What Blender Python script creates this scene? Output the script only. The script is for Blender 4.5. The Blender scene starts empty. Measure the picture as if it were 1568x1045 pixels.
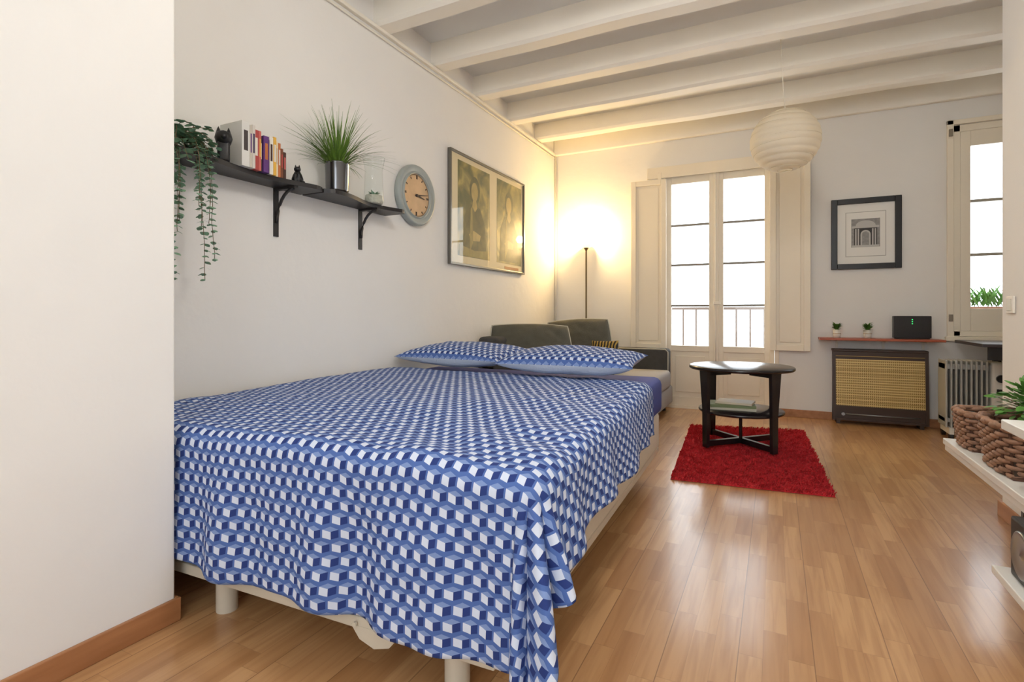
import bpy, bmesh, math, random
from mathutils import Vector, Matrix, noise
random.seed(7)
S=bpy.context.scene
pi=math.pi
# ------------------------------------------------------------------ materials
def L(c):
    return tuple(((x/255)/12.92 if x/255<=0.04045 else ((x/255+0.055)/1.055)**2.4) for x in c)
def newmat(name):
    m=bpy.data.materials.new(name); m.use_nodes=True
    return m,m.node_tree.nodes,m.node_tree.links,m.node_tree.nodes['Principled BSDF']
def pm(name,rgb,rough=0.6,metal=0,bump=0,bscale=30,var=0,vscale=4,emis=None,estr=0,coat=0,spec=None,sheen=0,trans=0):
    m,N,K,b=newmat(name)
    c=L(rgb)+(1,)
    b.inputs['Base Color'].default_value=c
    b.inputs['Roughness'].default_value=rough
    b.inputs['Metallic'].default_value=metal
    if coat: b.inputs['Coat Weight'].default_value=coat
    if sheen: b.inputs['Sheen Weight'].default_value=sheen
    if spec is not None: b.inputs['Specular IOR Level'].default_value=spec
    if trans: b.inputs['Transmission Weight'].default_value=trans
    if emis: 
        b.inputs['Emission Color'].default_value=L(emis)+(1,); b.inputs['Emission Strength'].default_value=estr
    tc=N.new('ShaderNodeTexCoord')
    if var:
        n=N.new('ShaderNodeTexNoise'); n.inputs['Scale'].default_value=vscale; n.inputs['Detail'].default_value=4
        K.new(tc.outputs['Object'],n.inputs['Vector'])
        r=N.new('ShaderNodeValToRGB'); e=r.color_ramp.elements
        e[0].position=.3; e[1].position=.7
        e[0].color=tuple(x*(1-var) for x in c[:3])+(1,); e[1].color=tuple(min(1,x*(1+var)) for x in c[:3])+(1,)
        K.new(n.outputs['Fac'],r.inputs[0]); K.new(r.outputs[0],b.inputs['Base Color'])
    if bump:
        n=N.new('ShaderNodeTexNoise'); n.inputs['Scale'].default_value=bscale; n.inputs['Detail'].default_value=5
        K.new(tc.outputs['Object'],n.inputs['Vector'])
        bp=N.new('ShaderNodeBump'); bp.inputs['Strength'].default_value=bump; bp.inputs['Distance'].default_value=.01
        K.new(n.outputs['Fac'],bp.inputs['Height']); K.new(bp.outputs[0],b.inputs['Normal'])
    return m
class G:
    """tiny math-node helper"""
    def __init__(s,N,K): s.N=N; s.K=K
    def m(s,op,a,b=None,c=None):
        n=s.N.new('ShaderNodeMath'); n.operation=op
        for i,x in enumerate((a,b,c)):
            if x is None: continue
            if isinstance(x,(int,float)): n.inputs[i].default_value=x
            else: s.K.new(x,n.inputs[i])
        return n.outputs[0]
    def mix(s,f,a,b):
        n=s.N.new('ShaderNodeMix'); n.data_type='RGBA'
        if isinstance(f,(int,float)): n.inputs[0].default_value=f
        else: s.K.new(f,n.inputs[0])
        for i,x in ((6,a),(7,b)):
            if isinstance(x,tuple): n.inputs[i].default_value=x+(1,) if len(x)==3 else x
            else: s.K.new(x,n.inputs[i])
        return n.outputs[2]
WALL=pm('wall_plaster',(236,233,228),.85,bump=.35,bscale=9,var=.015,vscale=1.5)
CEIL=pm('ceiling_paint',(236,235,231),.85,bump=.4,bscale=7)
BEAM=pm('beam_paint',(244,238,226),.6,bump=.5,bscale=5,var=.02)
TRIMW=pm('white_trim',(238,231,217),.5)
DOORP=pm('cream_door_paint',(241,231,212),.45,bump=.15,bscale=20)
BASEB=None
def wood(name,c1,c2,scale=3,stretch=(1,12,12),rough=.4,coat=0):
    m,N,K,b=newmat(name); tc=N.new('ShaderNodeTexCoord'); mp=N.new('ShaderNodeMapping')
    mp.inputs['Scale'].default_value=stretch; K.new(tc.outputs['Object'],mp.inputs[0])
    n=N.new('ShaderNodeTexNoise'); n.inputs['Scale'].default_value=scale; n.inputs['Detail'].default_value=6
    K.new(mp.outputs[0],n.inputs['Vector']); r=N.new('ShaderNodeValToRGB'); e=r.color_ramp.elements
    e[0].position=.3;e[1].position=.7; e[0].color=L(c1)+(1,); e[1].color=L(c2)+(1,)
    K.new(n.outputs['Fac'],r.inputs[0]); K.new(r.outputs[0],b.inputs['Base Color'])
    b.inputs['Roughness'].default_value=rough; b.inputs['Coat Weight'].default_value=coat
    return m
BASEB=wood('baseboard_wood',(156,104,66),(182,128,86),3,(8,1,8))
REDW=wood('red_shelf_wood',(150,72,46),(180,94,62),3,(1,10,10),.35)
# laminate floor
def floor_mat():
    m,N,K,b=newmat('laminate_floor'); g=G(N,K)
    tc=N.new('ShaderNodeTexCoord'); sp=N.new('ShaderNodeSeparateXYZ'); K.new(tc.outputs['Object'],sp.inputs[0])
    X=g.m('ADD',sp.outputs[0],10.0); Y=g.m('ADD',sp.outputs[1],10.0)
    rw=.066
    row=g.m('FLOOR',g.m('DIVIDE',X,rw))
    wn=N.new('ShaderNodeTexWhiteNoise'); wn.noise_dimensions='1D'; K.new(row,wn.inputs['W'])
    yy=g.m('ADD',g.m('DIVIDE',Y,.36),g.m('MULTIPLY',wn.outputs['Value'],5.0))
    cell=g.m('FLOOR',yy)
    cb=N.new('ShaderNodeCombineXYZ'); K.new(row,cb.inputs[0]); K.new(cell,cb.inputs[1])
    w2=N.new('ShaderNodeTexWhiteNoise'); w2.noise_dimensions='2D'; K.new(cb.outputs[0],w2.inputs['Vector'])
    # grain
    c3=N.new('ShaderNodeCombineXYZ'); K.new(g.m('MULTIPLY',X,38.0),c3.inputs[0]); K.new(g.m('MULTIPLY',Y,2.2),c3.inputs[1]); K.new(g.m('MULTIPLY',w2.outputs['Value'],40.0),c3.inputs[2])
    n=N.new('ShaderNodeTexNoise'); n.inputs['Scale'].default_value=1; n.inputs['Detail'].default_value=6; n.inputs['Distortion'].default_value=.6
    K.new(c3.outputs[0],n.inputs['Vector'])
    c1=g.mix(w2.outputs['Value'],L((178,130,85)),L((206,161,113)))
    c2=g.mix(g.m('MULTIPLY',g.m('SUBTRACT',n.outputs['Fac'],.42,),2.2),c1,L((158,109,66)))
    nm=c2.node; nm.clamp_factor=True
    fx=g.m('FRACT',g.m('DIVIDE',X,rw)); fy=g.m('FRACT',yy)
    fx3=g.m('FRACT',g.m('DIVIDE',X,rw*3))
    s1=g.m('LESS_THAN',fx,.02); s2=g.m('LESS_THAN',fy,.006); s3=g.m('LESS_THAN',fx3,.014)
    seam=g.m('MAXIMUM',g.m('MULTIPLY',g.m('MAXIMUM',s1,s2),.25),g.m('MULTIPLY',s3,.6))
    c=g.mix(seam,c2,L((95,55,28)))
    K.new(c,b.inputs['Base Color'])
    b.inputs['Roughness'].default_value=.32
    b.inputs['Coat Weight'].default_value=.4; b.inputs['Coat Roughness'].default_value=.14
    n2=N.new('ShaderNodeTexNoise'); n2.inputs['Scale'].default_value=5; K.new(tc.outputs['Object'],n2.inputs['Vector'])
    bp=N.new('ShaderNodeBump'); bp.inputs['Strength'].default_value=.06; bp.inputs['Distance'].default_value=.01
    K.new(n2.outputs['Fac'],bp.inputs['Height']); K.new(bp.outputs[0],b.inputs['Normal'])
    return m
FLOOR=floor_mat()
def duvet_mat():
    m,N,K,b=newmat('blue_cube_print_cotton'); g=G(N,K)
    uv=N.new('ShaderNodeUVMap'); sp=N.new('ShaderNodeSeparateXYZ'); K.new(uv.outputs[0],sp.inputs[0])
    P=.044
    v=g.m('DIVIDE',sp.outputs[1],P*.86); row=g.m('FLOOR',v); fy=g.m('FRACT',v)
    u=g.m('DIVIDE',sp.outputs[0],P)
    u=g.m('ADD',u,g.m('MULTIPLY',g.m('MODULO',row,2.0),.5))
    fx=g.m('FRACT',u)
    p=g.m('DIVIDE',g.m('SUBTRACT',fx,.5),.44); q=g.m('DIVIDE',g.m('SUBTRACT',fy,.5),.46)
    ap=g.m('ABSOLUTE',p)
    A=lambda a,b_: g.m('MULTIPLY',a,b_)
    inx=g.m('LESS_THAN',ap,1.0)
    bot=g.m('GREATER_THAN',q,g.m('ADD',A(ap,.32),-.98))       # V shaped bottom
    side=g.m('LESS_THAN',q,g.m('ADD',A(ap,.34),.18))          # below the top face
    top=g.m('LESS_THAN',q,g.m('SUBTRACT',.98,A(ap,.46)))
    left=g.m('LESS_THAN',p,.05)
    body=A(inx,A(bot,side)); topf=A(inx,A(g.m('SUBTRACT',1.0,side),top))
    c=g.mix(topf,L((82,108,168)),L((126,148,194)))
    c=g.mix(A(body,g.m('SUBTRACT',1.0,left)),c,L((46,62,120)))
    c=g.mix(A(body,left),c,L((208,216,232)))
    K.new(c,b.inputs['Base Color']); b.inputs['Roughness'].default_value=.9
    b.inputs['Specular IOR Level'].default_value=.2
    return m
DUVET=duvet_mat()
BEDW=pm('bed_base_fabric',(222,214,198),.8,bump=.3,bscale=200)
BEDM=pm('bed_frame_paint',(205,196,178),.4)
SHEET=pm('blue_sheet',(52,66,146),.85,bump=.3,bscale=25)
LACE=pm('white_hem',(206,214,228),.9,bump=.4,bscale=90)
BLK=pm('black_wood',(34,31,32),.4,var=.1,vscale=10)
BLKG=pm('black_metal',(24,24,26),.35)
SOFAD=pm('sofa_dark_fabric',(72,70,68),.9,bump=.4,bscale=150,var=.08,vscale=20)
SOFAC=pm('cushion_charcoal_fabric',(90,87,76),.9,bump=.4,bscale=120,var=.08,vscale=15)
SOFAL=pm('sofa_light_fabric',(160,156,154),.9,bump=.4,bscale=150)
PIPE=pm('piping',(196,192,178),.8)
RUG=pm('red_shag',(198,38,46),1,bump=1,bscale=130,var=.3,vscale=60)
SILV=pm('silver',(150,150,150),.3,metal=.8)
BRASS=pm('lamp_bronze',(120,104,78),.35,metal=.7)
def mesh_gold():
    m,N,K,b=newmat('gold_grille'); g=G(N,K)
    tc=N.new('ShaderNodeTexCoord'); sp=N.new('ShaderNodeSeparateXYZ'); K.new(tc.outputs['Object'],sp.inputs[0])
    fx=g.m('FRACT',g.m('MULTIPLY',sp.outputs[0],70.0)); fz=g.m('FRACT',g.m('MULTIPLY',sp.outputs[2],45.0))
    h=g.m('MAXIMUM',g.m('LESS_THAN',fx,.3),g.m('LESS_THAN',fz,.35))
    c=g.mix(h,L((150,120,62)),L((224,198,132))); K.new(c,b.inputs['Base Color'])
    b.inputs['Roughness'].default_value=.45; b.inputs['Metallic'].default_value=.1
    return m
GOLD=mesh_gold()
BROWN=pm('heater_brown',(62,44,34),.45)
RADI=pm('radiator_enamel',(176,176,170),.35)
RADW=pm('radiator_white',(226,222,212),.4)
SHW=pm('white_lacquer',(238,236,230),.3)
GREEN=pm('leaf_green',(84,132,54),.5,var=.35,vscale=30)
GREEN2=pm('leaf_eucalyptus',(128,166,136),.6,var=.3,vscale=25)
GREEN3=pm('grass_green',(96,128,44),.5,var=.4,vscale=18)
STEM=pm('stem_brown',(120,100,74),.7)
CHROME=pm('dark_chrome_pot',(110,110,112),.15,metal=.9)
SOIL=pm('soil',(50,36,26),.95)
WICK=pm('wicker',(150,112,88),.7,var=.35,vscale=40)
POTW=pm('pot_white',(226,220,210),.4)
CLOCKR=pm('clock_rim_grey',(158,164,160),.4,var=.06)
CLOCKF=pm('clock_face_tan',(212,176,134),.6,var=.08,vscale=12)
def thin_glass(name,ior=1.45,tint=(1,1,1)):
    m=bpy.data.materials.new(name); m.use_nodes=True; N=m.node_tree.nodes; K=m.node_tree.links
    N.clear(); g=G(N,K); o=N.new('ShaderNodeOutputMaterial'); t=N.new('ShaderNodeBsdfTransparent'); t.inputs[0].default_value=tint+(1,)
    gl=N.new('ShaderNodeBsdfGlossy'); gl.inputs['Roughness'].default_value=.02
    fr=N.new('ShaderNodeFresnel'); ge=N.new('ShaderNodeNewGeometry')
    # symmetric fresnel for a thin sheet seen from either side
    K.new(g.m('ADD',ior,g.m('MULTIPLY',ge.outputs['Backfacing'],1/ior-ior)),fr.inputs[0])
    mx=N.new('ShaderNodeMixShader'); K.new(fr.outputs[0],mx.inputs[0]); K.new(t.outputs[0],mx.inputs[1]); K.new(gl.outputs[0],mx.inputs[2]); K.new(mx.outputs[0],o.inputs[0])
    return m
GLASS=thin_glass('window_glass'); VGLASS=thin_glass('vase_glass',1.3,(.95,.97,.965))
def paper_mat():
    m=bpy.data.materials.new('rice_paper'); m.use_nodes=True; N=m.node_tree.nodes; K=m.node_tree.links
    b=N['Principled BSDF']; o=N['Material Output']; b.inputs['Base Color'].default_value=L((246,240,226))+(1,); b.inputs['Roughness'].default_value=.8
    t=N.new('ShaderNodeBsdfTranslucent'); t.inputs[0].default_value=L((250,240,220))+(1,)
    mx=N.new('ShaderNodeMixShader'); mx.inputs[0].default_value=.45; K.new(b.outputs[0],mx.inputs[1]); K.new(t.outputs[0],mx.inputs[2]); K.new(mx.outputs[0],o.inputs[0])
    return m
PAPER=paper_mat()
# ------------------------------------------------------------------ mesh builder
class MB:
    def __init__(s): s.v=[];s.f=[];s.m=[];s.sm=[]
    def raw(s,vs,fs,mi=0,M=None,smooth=False):
        o=len(s.v)
        for p in vs:
            p=Vector(p); s.v.append(M@p if M else p)
        for f in fs: s.f.append([i+o for i in f]); s.m.append(mi); s.sm.append(smooth)
    def box(s,x0,x1,y0,y1,z0,z1,mi=0,M=None,bev=0):
        bm=bmesh.new(); bmesh.ops.create_cube(bm,size=1)
        for v in bm.verts: v.co=Vector(((x0+x1)/2+v.co.x*(x1-x0),(y0+y1)/2+v.co.y*(y1-y0),(z0+z1)/2+v.co.z*(z1-z0)))
        if bev: bmesh.ops.bevel(bm,geom=list(bm.edges),offset=bev,segments=3 if bev>.01 else 2,profile=.5,affect='EDGES')
        bm.verts.index_update()
        s.raw([v.co.copy() for v in bm.verts],[[v.index for v in f.verts] for f in bm.faces],mi,M,bev>.01); bm.free()
    def lathe(s,prof,cx=0,cy=0,n=32,mi=0,M=None,smooth=True,close=False):
        vs=[];fs=[]
        for r,z in prof:
            for i in range(n):
                a=2*pi*i/n; vs.append((cx+r*math.cos(a),cy+r*math.sin(a),z))
        for j in range(len(prof)-1):
            for i in range(n):
                k=(i+1)%n; fs.append([j*n+i,j*n+k,(j+1)*n+k,(j+1)*n+i])
        s.raw(vs,fs,mi,M,smooth)
    def cyl(s,cx,cy,z0,z1,r,mi=0,n=20,M=None,r2=None):
        r2=r if r2 is None else r2
        s.lathe([(r,z0),(r2,z1)],cx,cy,n,mi,M)
        s.raw([(cx+r*math.cos(2*pi*i/n),cy+r*math.sin(2*pi*i/n),z0) for i in range(n)],[list(range(n))[::-1]],mi,M)
        s.raw([(cx+r2*math.cos(2*pi*i/n),cy+r2*math.sin(2*pi*i/n),z1) for i in range(n)],[list(range(n))],mi,M)
    def tube(s,pts,r,mi=0,n=6,closed=False,M=None):
        pts=[Vector(p) for p in pts]; vs=[];fs=[];L_=len(pts)
        for i,p in enumerate(pts):
            a=pts[(i-1)%L_] if (closed or i>0) else p; b=pts[(i+1)%L_] if (closed or i<L_-1) else p
            t=(b-a).normalized() if (b-a).length>1e-9 else Vector((0,0,1))
            up=Vector((0,0,1)) if abs(t.z)<.9 else Vector((1,0,0))
            u=t.cross(up).normalized(); w=u.cross(t)
            rr=r(i/(L_-1)) if callable(r) else r
            for k in range(n):
                q=2*pi*k/n; vs.append(p+u*math.cos(q)*rr+w*math.sin(q)*rr)
        for i in range(L_ if closed else L_-1):
            j=(i+1)%L_
            for k in range(n):
                l=(k+1)%n; fs.append([i*n+k,i*n+l,j*n+l,j*n+k])
        if not closed: fs.append(list(range(n))[::-1]); fs.append([(L_-1)*n+k for k in range(n)])
        s.raw(vs,fs,mi,M,True)
    def prism(s,poly,a,b,axis,mi=0,M=None):
        n=len(poly); vs=[]
        for c in (a,b):
            for p,q in poly:
                vs.append({'x':(c,p,q),'y':(p,c,q),'z':(p,q,c)}[axis])
        fs=[list(range(n)),list(range(n,2*n))[::-1]]+[[i,i+n,(i+1)%n+n,(i+1)%n] for i in range(n)]
        s.raw(vs,fs,mi,M)
    def quad(s,x0,x1,y,z0,z1,mi):
        s.raw([(x0,y,z0),(x1,y,z0),(x1,y,z1),(x0,y,z1)],[[0,1,2,3]],mi)
    def leaf(s,p,d,up,l,w,mi=0,bend=.2):
        d=Vector(d).normalized(); sd=d.cross(Vector(up)); 
        if sd.length<1e-3: sd=d.cross(Vector((1,0,0)))
        sd.normalize(); nn=sd.cross(d); p=Vector(p)
        prof=[(0,.08),(.3,.9),(.6,1),(.85,.6),(1,.05)]
        vs=[]
        for t,k in prof:
            c=p+d*l*t-nn*bend*l*t*t
            vs+= [c-sd*w*k*.5,c+nn*w*.0,c+sd*w*k*.5]
        fs=[]
        for i in range(4):
            for j in range(2): fs.append([i*3+j,i*3+j+1,i*3+j+4,i*3+j+3])
        s.raw(vs,fs,mi,None,True)
    def build(s,name,mats,parent=None,fixn=True):
        me=bpy.data.meshes.new(name); me.from_pydata([tuple(v) for v in s.v],[],s.f)
        for m in mats: me.materials.append(m)
        me.polygons.foreach_set('material_index',s.m); me.polygons.foreach_set('use_smooth',s.sm)
        me.update()
        if fixn:
            bm=bmesh.new(); bm.from_mesh(me); bmesh.ops.recalc_face_normals(bm,faces=bm.faces); bm.to_mesh(me); bm.free()
        o=bpy.data.objects.new(name,me); S.collection.objects.link(o)
        if parent: o.parent=parent
        return o
def empty(name,loc=(0,0,0)):
    e=bpy.data.objects.new(name,None); S.collection.objects.link(e); e.empty_display_size=.1; return e
def sbox(name,x0,x1,y0,y1,z0,z1,mat,bev=0,parent=None):
    b=MB(); b.box(x0,x1,y0,y1,z0,z1,0,None,bev); return b.build(name,[mat],parent)
def RT(loc,rz=0,rx=0,ry=0): return Matrix.Translation(loc)@Matrix.Rotation(rz,4,'Z')@Matrix.Rotation(rx,4,'X')@Matrix.Rotation(ry,4,'Y')
# ------------------------------------------------------------------ room shell
XL=-2.31; YB=5.79; XP=-1.75; YP=1.06; XR=1.0; YR=3.42; XR2=2.7; YF=-1.7; ZC=3.02
sbox('floor',XL-.2,XR2+.2,YF-.2,YB+.2,-.12,0,FLOOR)
sbox('ceiling',XL-.2,XR2+.2,YF-.2,YB+.2,ZC,ZC+.12,CEIL)
sbox('wall_left',XL-.2,XL,YF-.2,YB+.2,0,ZC,WALL)
sbox('wall_left_pier',XL,XP,YF,YP,0,ZC,WALL,.006)
sbox('wall_right',XR,XR+.18,YF,YR,0,ZC,WALL,.006)
sbox('wall_right_return',XR+.18,XR2,YR-.18,YR,0,ZC,WALL)
sbox('wall_right_alcove',XR2,XR2+.2,YR-.18,YB+.2,0,ZC,WALL)
DX0,DX1,DZ=-1.09,-.01,2.52; WX0,WX1,WZ0,WZ1=1.37,2.35,.80,2.62
T=.25
for i,(a,b_,c,d) in enumerate(((XL,DX0,0,ZC),(DX0,DX1,DZ,ZC),(DX1,WX0,0,ZC),(WX0,WX1,0,WZ0),(WX0,WX1,WZ1,ZC),(WX1,XR2,0,ZC))):
    sbox('wall_back' if i==0 else 'wall_back.%03d'%i,a,b_,YB,YB+T,c,d,WALL)
FX0=-.9
b=MB()
b.box(XP,FX0,YF-.2,YF,0,ZC); b.box(FX0,.8,YF-.2,YF,2.5,ZC); b.box(FX0,.8,YF-.2,YF,0,.5); b.box(.8,XR,YF-.2,YF,0,ZC)
b.build('wall_front',[WALL])
b=MB()
for x in (FX0,-.08,.75): b.box(x,x+.05,YF-.13,YF-.08,.5,2.5)
b.box(FX0,.8,YF-.13,YF-.08,.5,.56); b.box(FX0,.8,YF-.13,YF-.08,2.44,2.5)
b.build('window_1',[DOORP])
# beams
k=0
for y in (-1.1,-.48,.14,.77,1.4,2.03,2.66,3.28,3.91,4.55,5.2):
    b=MB(); n=24; x0=XL; x1=XR2 if y>3.3 else XR
    w=.15; vs=[];fs=[]
    for i in range(n+1):
        x=x0+(x1-x0)*i/n
        a=.012*noise.noise(Vector((x*1.3,y*5,0))); c=.014*noise.noise(Vector((x*1.1,y*5,4)))
        z=2.855+c
        vs+=[(x,y+a,ZC),(x,y+a,z+.02),(x,y+a+.02,z),(x,y+w+a-.02,z),(x,y+w+a,z+.02),(x,y+w+a,ZC)]
    for i in range(n):
        for j in range(5): fs.append([i*6+j,i*6+j+1,i*6+j+7,i*6+j+6])
    fs+= [[0,1,2,3,4,5],[n*6+j for j in range(6)][::-1]]
    b.raw(vs,fs,0); b.build('ceiling_beam' if k==0 else 'ceiling_beam.%03d'%k,[BEAM]); k+=1
sbox('trim_1',XL,XR2,YB-.05,YB,2.83,ZC,BEAM,.01)
b=MB(); b.box(XL,XL+.03,YP,YB-.05,2.825,2.85,0,None,.006); b.tube([(XL+.012,YP,2.80),(XL+.012,3,2.797),(XL+.012,YB-.06,2.80)],.007); b.build('trim_2',[TRIMW])
b=MB(); b.tube([(XL+.014,YB-.02,2.83),(XL+.014,YB-.02,.08)],.010); b.build('trim_3',[TRIMW])
# baseboards
sbox('baseboard_pier',XP,XP+.014,YF,YP+.012,0,.075,BASEB,.003)
sbox('baseboard_pier_end',XL+.014,XP,YP,YP+.012,0,.075,BASEB,.003)
sbox('baseboard_left',XL,XL+.014,YP+.012,YB-.014,0,.075,BASEB,.003)
b=MB(); b.box(XL,DX0,YB-.014,YB,0,.075,0,None,.003); b.box(DX1,XR2,YB-.014,YB,0,.075,0,None,.003); b.build('baseboard_back',[BASEB])
b=MB(); b.box(XR-.014,XR,YF,YR+.014,0,.075,0,None,.003); b.box(XR,XR2,YR,YR+.014,0,.075,0,None,.003); b.build('baseboard_right',[BASEB])
# ------------------------------------------------------------------ french door
def panel_frame(b,x0,x1,z0,z1,yf,th,st=.06,mi=0,M=None):
    b.box(x0,x0+st,yf,yf+th,z0,z1,mi,M,.003); b.box(x1-st,x1,yf,yf+th,z0,z1,mi,M,.003)
    b.box(x0+st,x1-st,yf,yf+th,z1-st,z1,mi,M,.003); b.box(x0+st,x1-st,yf,yf+th,z0,z0+st,mi,M,.003)
    b.box(x0+st,x1-st,yf+th*.6,yf+th*.9,z0+st,z1-st,mi,M)
    b.box(x0+st+.025,x1-st-.025,yf+th*.25,yf+th*.6,z0+st+.025,z1-st-.025,mi,M,.006)
b=MB(); yd=YB+.03
b.box(DX0+.001,DX0+.04,yd-.028,yd+.09,0,DZ-.001,0,None,.004); b.box(DX1-.04,DX1-.001,yd-.028,yd+.09,0,DZ-.001,0,None,.004); b.box(DX0+.001,DX1-.001,yd-.028,yd+.09,DZ-.06,DZ-.001,0,None,.004)
b.box(DX0+.001,DX1-.001,yd-.02,yd+.12,0,.03,0)
for (x0,x1,gx0,gx1) in ((DX0+.04,-.553,-.995,-.617),(-.543,DX1-.04,-.479,-.10)):
    zt=DZ-.06; y0=yd; y1=yd+.045
    b.box(x0,gx0,y0,y1,.03,zt,0,None,.004); b.box(gx1,x1,y0,y1,.03,zt,0,None,.004)
    b.box(gx0,gx1,y0,y1,2.37,zt,0,None,.003); b.box(gx0,gx1,y0,y1,.60,.66,0,None,.003); b.box(gx0,gx1,y0,y1,.03,.12,0)
    b.box(gx0,gx1,y0+.015,y1-.01,.12,.60,0); b.box(gx0+.04,gx1-.04,y0+.003,y0+.02,.17,.55,0,None,.004)
    for z in (1.93,1.51,1.08): b.box(gx0,gx1,y0+.008,y1-.005,z-.011,z+.011,1)
    b.quad(gx0,gx1,y0+.022,.66,2.37,2)
b.box(-.575,-.52,yd-.02,yd,.03,DZ-.06,0,None,.006)
b.tube([(-.55,yd-.026,2.45),(-.55,yd-.026,.1)],.006,3)
for z in (.4,1.1,1.9,2.4): b.box(-.565,-.535,yd-.029,yd-.02,z-.02,z+.02,3)
b.box(-.57,-.50,yd-.045,yd-.029,1.09,1.12,3,None,.004)
b.build('door_1',[DOORP,pm('glazing_bar',(150,146,138),.5),GLASS,TRIMW])
b=MB(); b.box(-1.24,.0,YB-.015,YB,2.44,2.56,0,None,.004); b.box(-1.13,-1.09,YB-.02,YB,0,2.5,0,None,.004); b.box(-.01,.03,YB-.02,YB,0,2.5,0,None,.004); b.build('trim_4',[DOORP])
M=RT((-1.035,YB-.05,0),math.radians(3))
b=MB(); panel_frame(b,-.37,0,.625,2.42,0,.03,.055,0,M); b.build('window_shutter',[DOORP])
M=RT((-.05,YB-.052,0),math.radians(-3))
b=MB(); panel_frame(b,0,.345,.64,2.46,0,.03,.055,0,M)
b.build('window_shutter.001',[DOORP])
# balcony + railing outside
b=MB(); b.box(-1.6,.5,YB+.26,YB+1.0,-.1,0,0); b.build('balcony_slab',[pm('stone',(200,196,188),.8)])
b=MB(); yr=YB+.75
b.box(-1.6,.5,yr-.012,yr+.012,1.04,1.07,0); b.box(-1.6,.5,yr-.01,yr+.01,0,.03,0)
for i in range(15): 
    x=-1.56+i*.145; b.cyl(x,yr,0,1.05,.011,0,8)
b.build('balcony_railing',[pm('rail_iron',(110,96,88),.5)])
# ------------------------------------------------------------------ window 2
b=MB(); yw=YB-.02
b.box(WX0+.001,WX0+.05,YB+.001,yw+.12,WZ0,WZ1,0,None,.004); b.box(WX1-.05,WX1-.001,YB+.001,yw+.12,WZ0,WZ1,0,None,.004)
b.box(WX0+.001,WX1-.001,YB+.001,yw+.12,WZ1-.06,WZ1-.001,0,None,.004); b.box(WX0+.001,WX1-.001,YB+.001,yw+.12,WZ0+.001,WZ0+.05,0,None,.006)
for (x0,x1) in ((WX0+.05,1.86),(1.87,WX1-.05)):
    g0,g1=x0+.07,x1-.06; y0=yw+.025; y1=y0+.045
    b.box(x0,g0,y0,y1,WZ0+.05,WZ1-.06,0,None,.004); b.box(g1,x1,y0,y1,WZ0+.05,WZ1-.06,0,None,.004)
    b.box(g0,g1,y0,y1,2.43,WZ1-.06,0,None,.003); b.box(g0,g1,y0,y1,WZ0+.05,1.04,0,None,.003)
    for z in (1.96,1.50): b.box(g0,g1,y0+.008,y1-.005,z-.012,z+.012,1)
    b.quad(g0,g1,y0+.022,1.04,2.43,2)
b.build('window_2',[DOORP,pm('glazing_bar2',(170,164,150),.5),GLASS])
b=MB(); b.box(WX0-.045,WX0,YB-.025,YB,WZ0-.04,WZ1+.04,0,None,.004); b.box(WX0-.06,WX1+.04,YB-.04,YB,WZ0-.04,WZ0,0,None,.006); b.box(WX0-.045,WX1+.04,YB-.025,YB,WZ1,WZ1+.04,0,None,.004)
b.box(1.335,1.36,YB-.045,YB-.02,.93,.99,1); b.box(1.335,1.36,YB-.045,YB-.02,2.52,2.58,1)
b.build('trim_5',[DOORP,pm('hinge_iron',(140,130,114),.5)])
b=MB(); random.seed(3)
b.box(1.45,2.2,YB+.28,YB+.45,.9,1.06,1)
for i in range(160):
    p=(random.uniform(1.47,2.18),YB+random.uniform(.3,.43),1.06); a=random.uniform(0,2*pi)
    b.leaf(p,(math.cos(a)*.5,math.sin(a)*.3,1),(math.sin(a),-math.cos(a),0),random.uniform(.1,.22),.02,0,.25)
b.build('window_box_plant',[GREEN,pm('planter',(150,110,90),.8)])
b=MB(); b.box(1.4,2.3,YB+.25,YB+.5,.8,.9); b.build('window_ledge',[WALL])
# ------------------------------------------------------------------ bed
bed=empty('double_bed')
BX0,BX1,BY0,BY1=-2.21,-.585,1.17,3.36
BROT=math.radians(1.6)
def brot(p):
    v=Matrix.Rotation(BROT,4,'Z')@Vector((p[0]-BX1,p[1]-BY0,0)); return (v.x+BX1,v.y+BY0,p[2])
b=MB(); b.box(BX0,BX1,BY0,BY1,.17,.385,0,None,.02); b.build('bed_base',[BEDW],bed)
b=MB(); b.box(BX0,BX1+.02,BY0,BY1,.385,.608,0,None,.045); b.build('mattress',[SHEET],bed)
b=MB()
b.box(BX0+.03,BX1-.03,BY0-.03,BY0+.0,.125,.16,0,None,.004); b.box(BX1-.035,BX1-.005,BY0,BY1,.14,.172,0,None,.004); b.box(BX0+.01,BX0+.04,BY0,BY1,.14,.172,0)
b.box(BX0+.03,BX1-.03,BY1-.04,BY1-.01,.14,.172,0)
b.prism([(-1.06,.135),(-1.03,.10),(-.98,.085),(-.93,.10),(-.90,.135)],BY0-.032,BY0-.024,'y',0)
for x in (-1.04,-.92,-1.25): 
    b.cyl(0,0,0,.006,.006,0,10,RT((x,BY0-.036,.143),0,math.radians(90)))
for x,y in ((-1.66,1.21),(-.76,1.21),(BX0+.12,1.22),(-.74,3.2),(-1.9,3.2),(-.74,2.2)):
    b.cyl(x,y,0,.175,.034,0,20)
b.build('bed_frame',[BEDM],bed)
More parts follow.
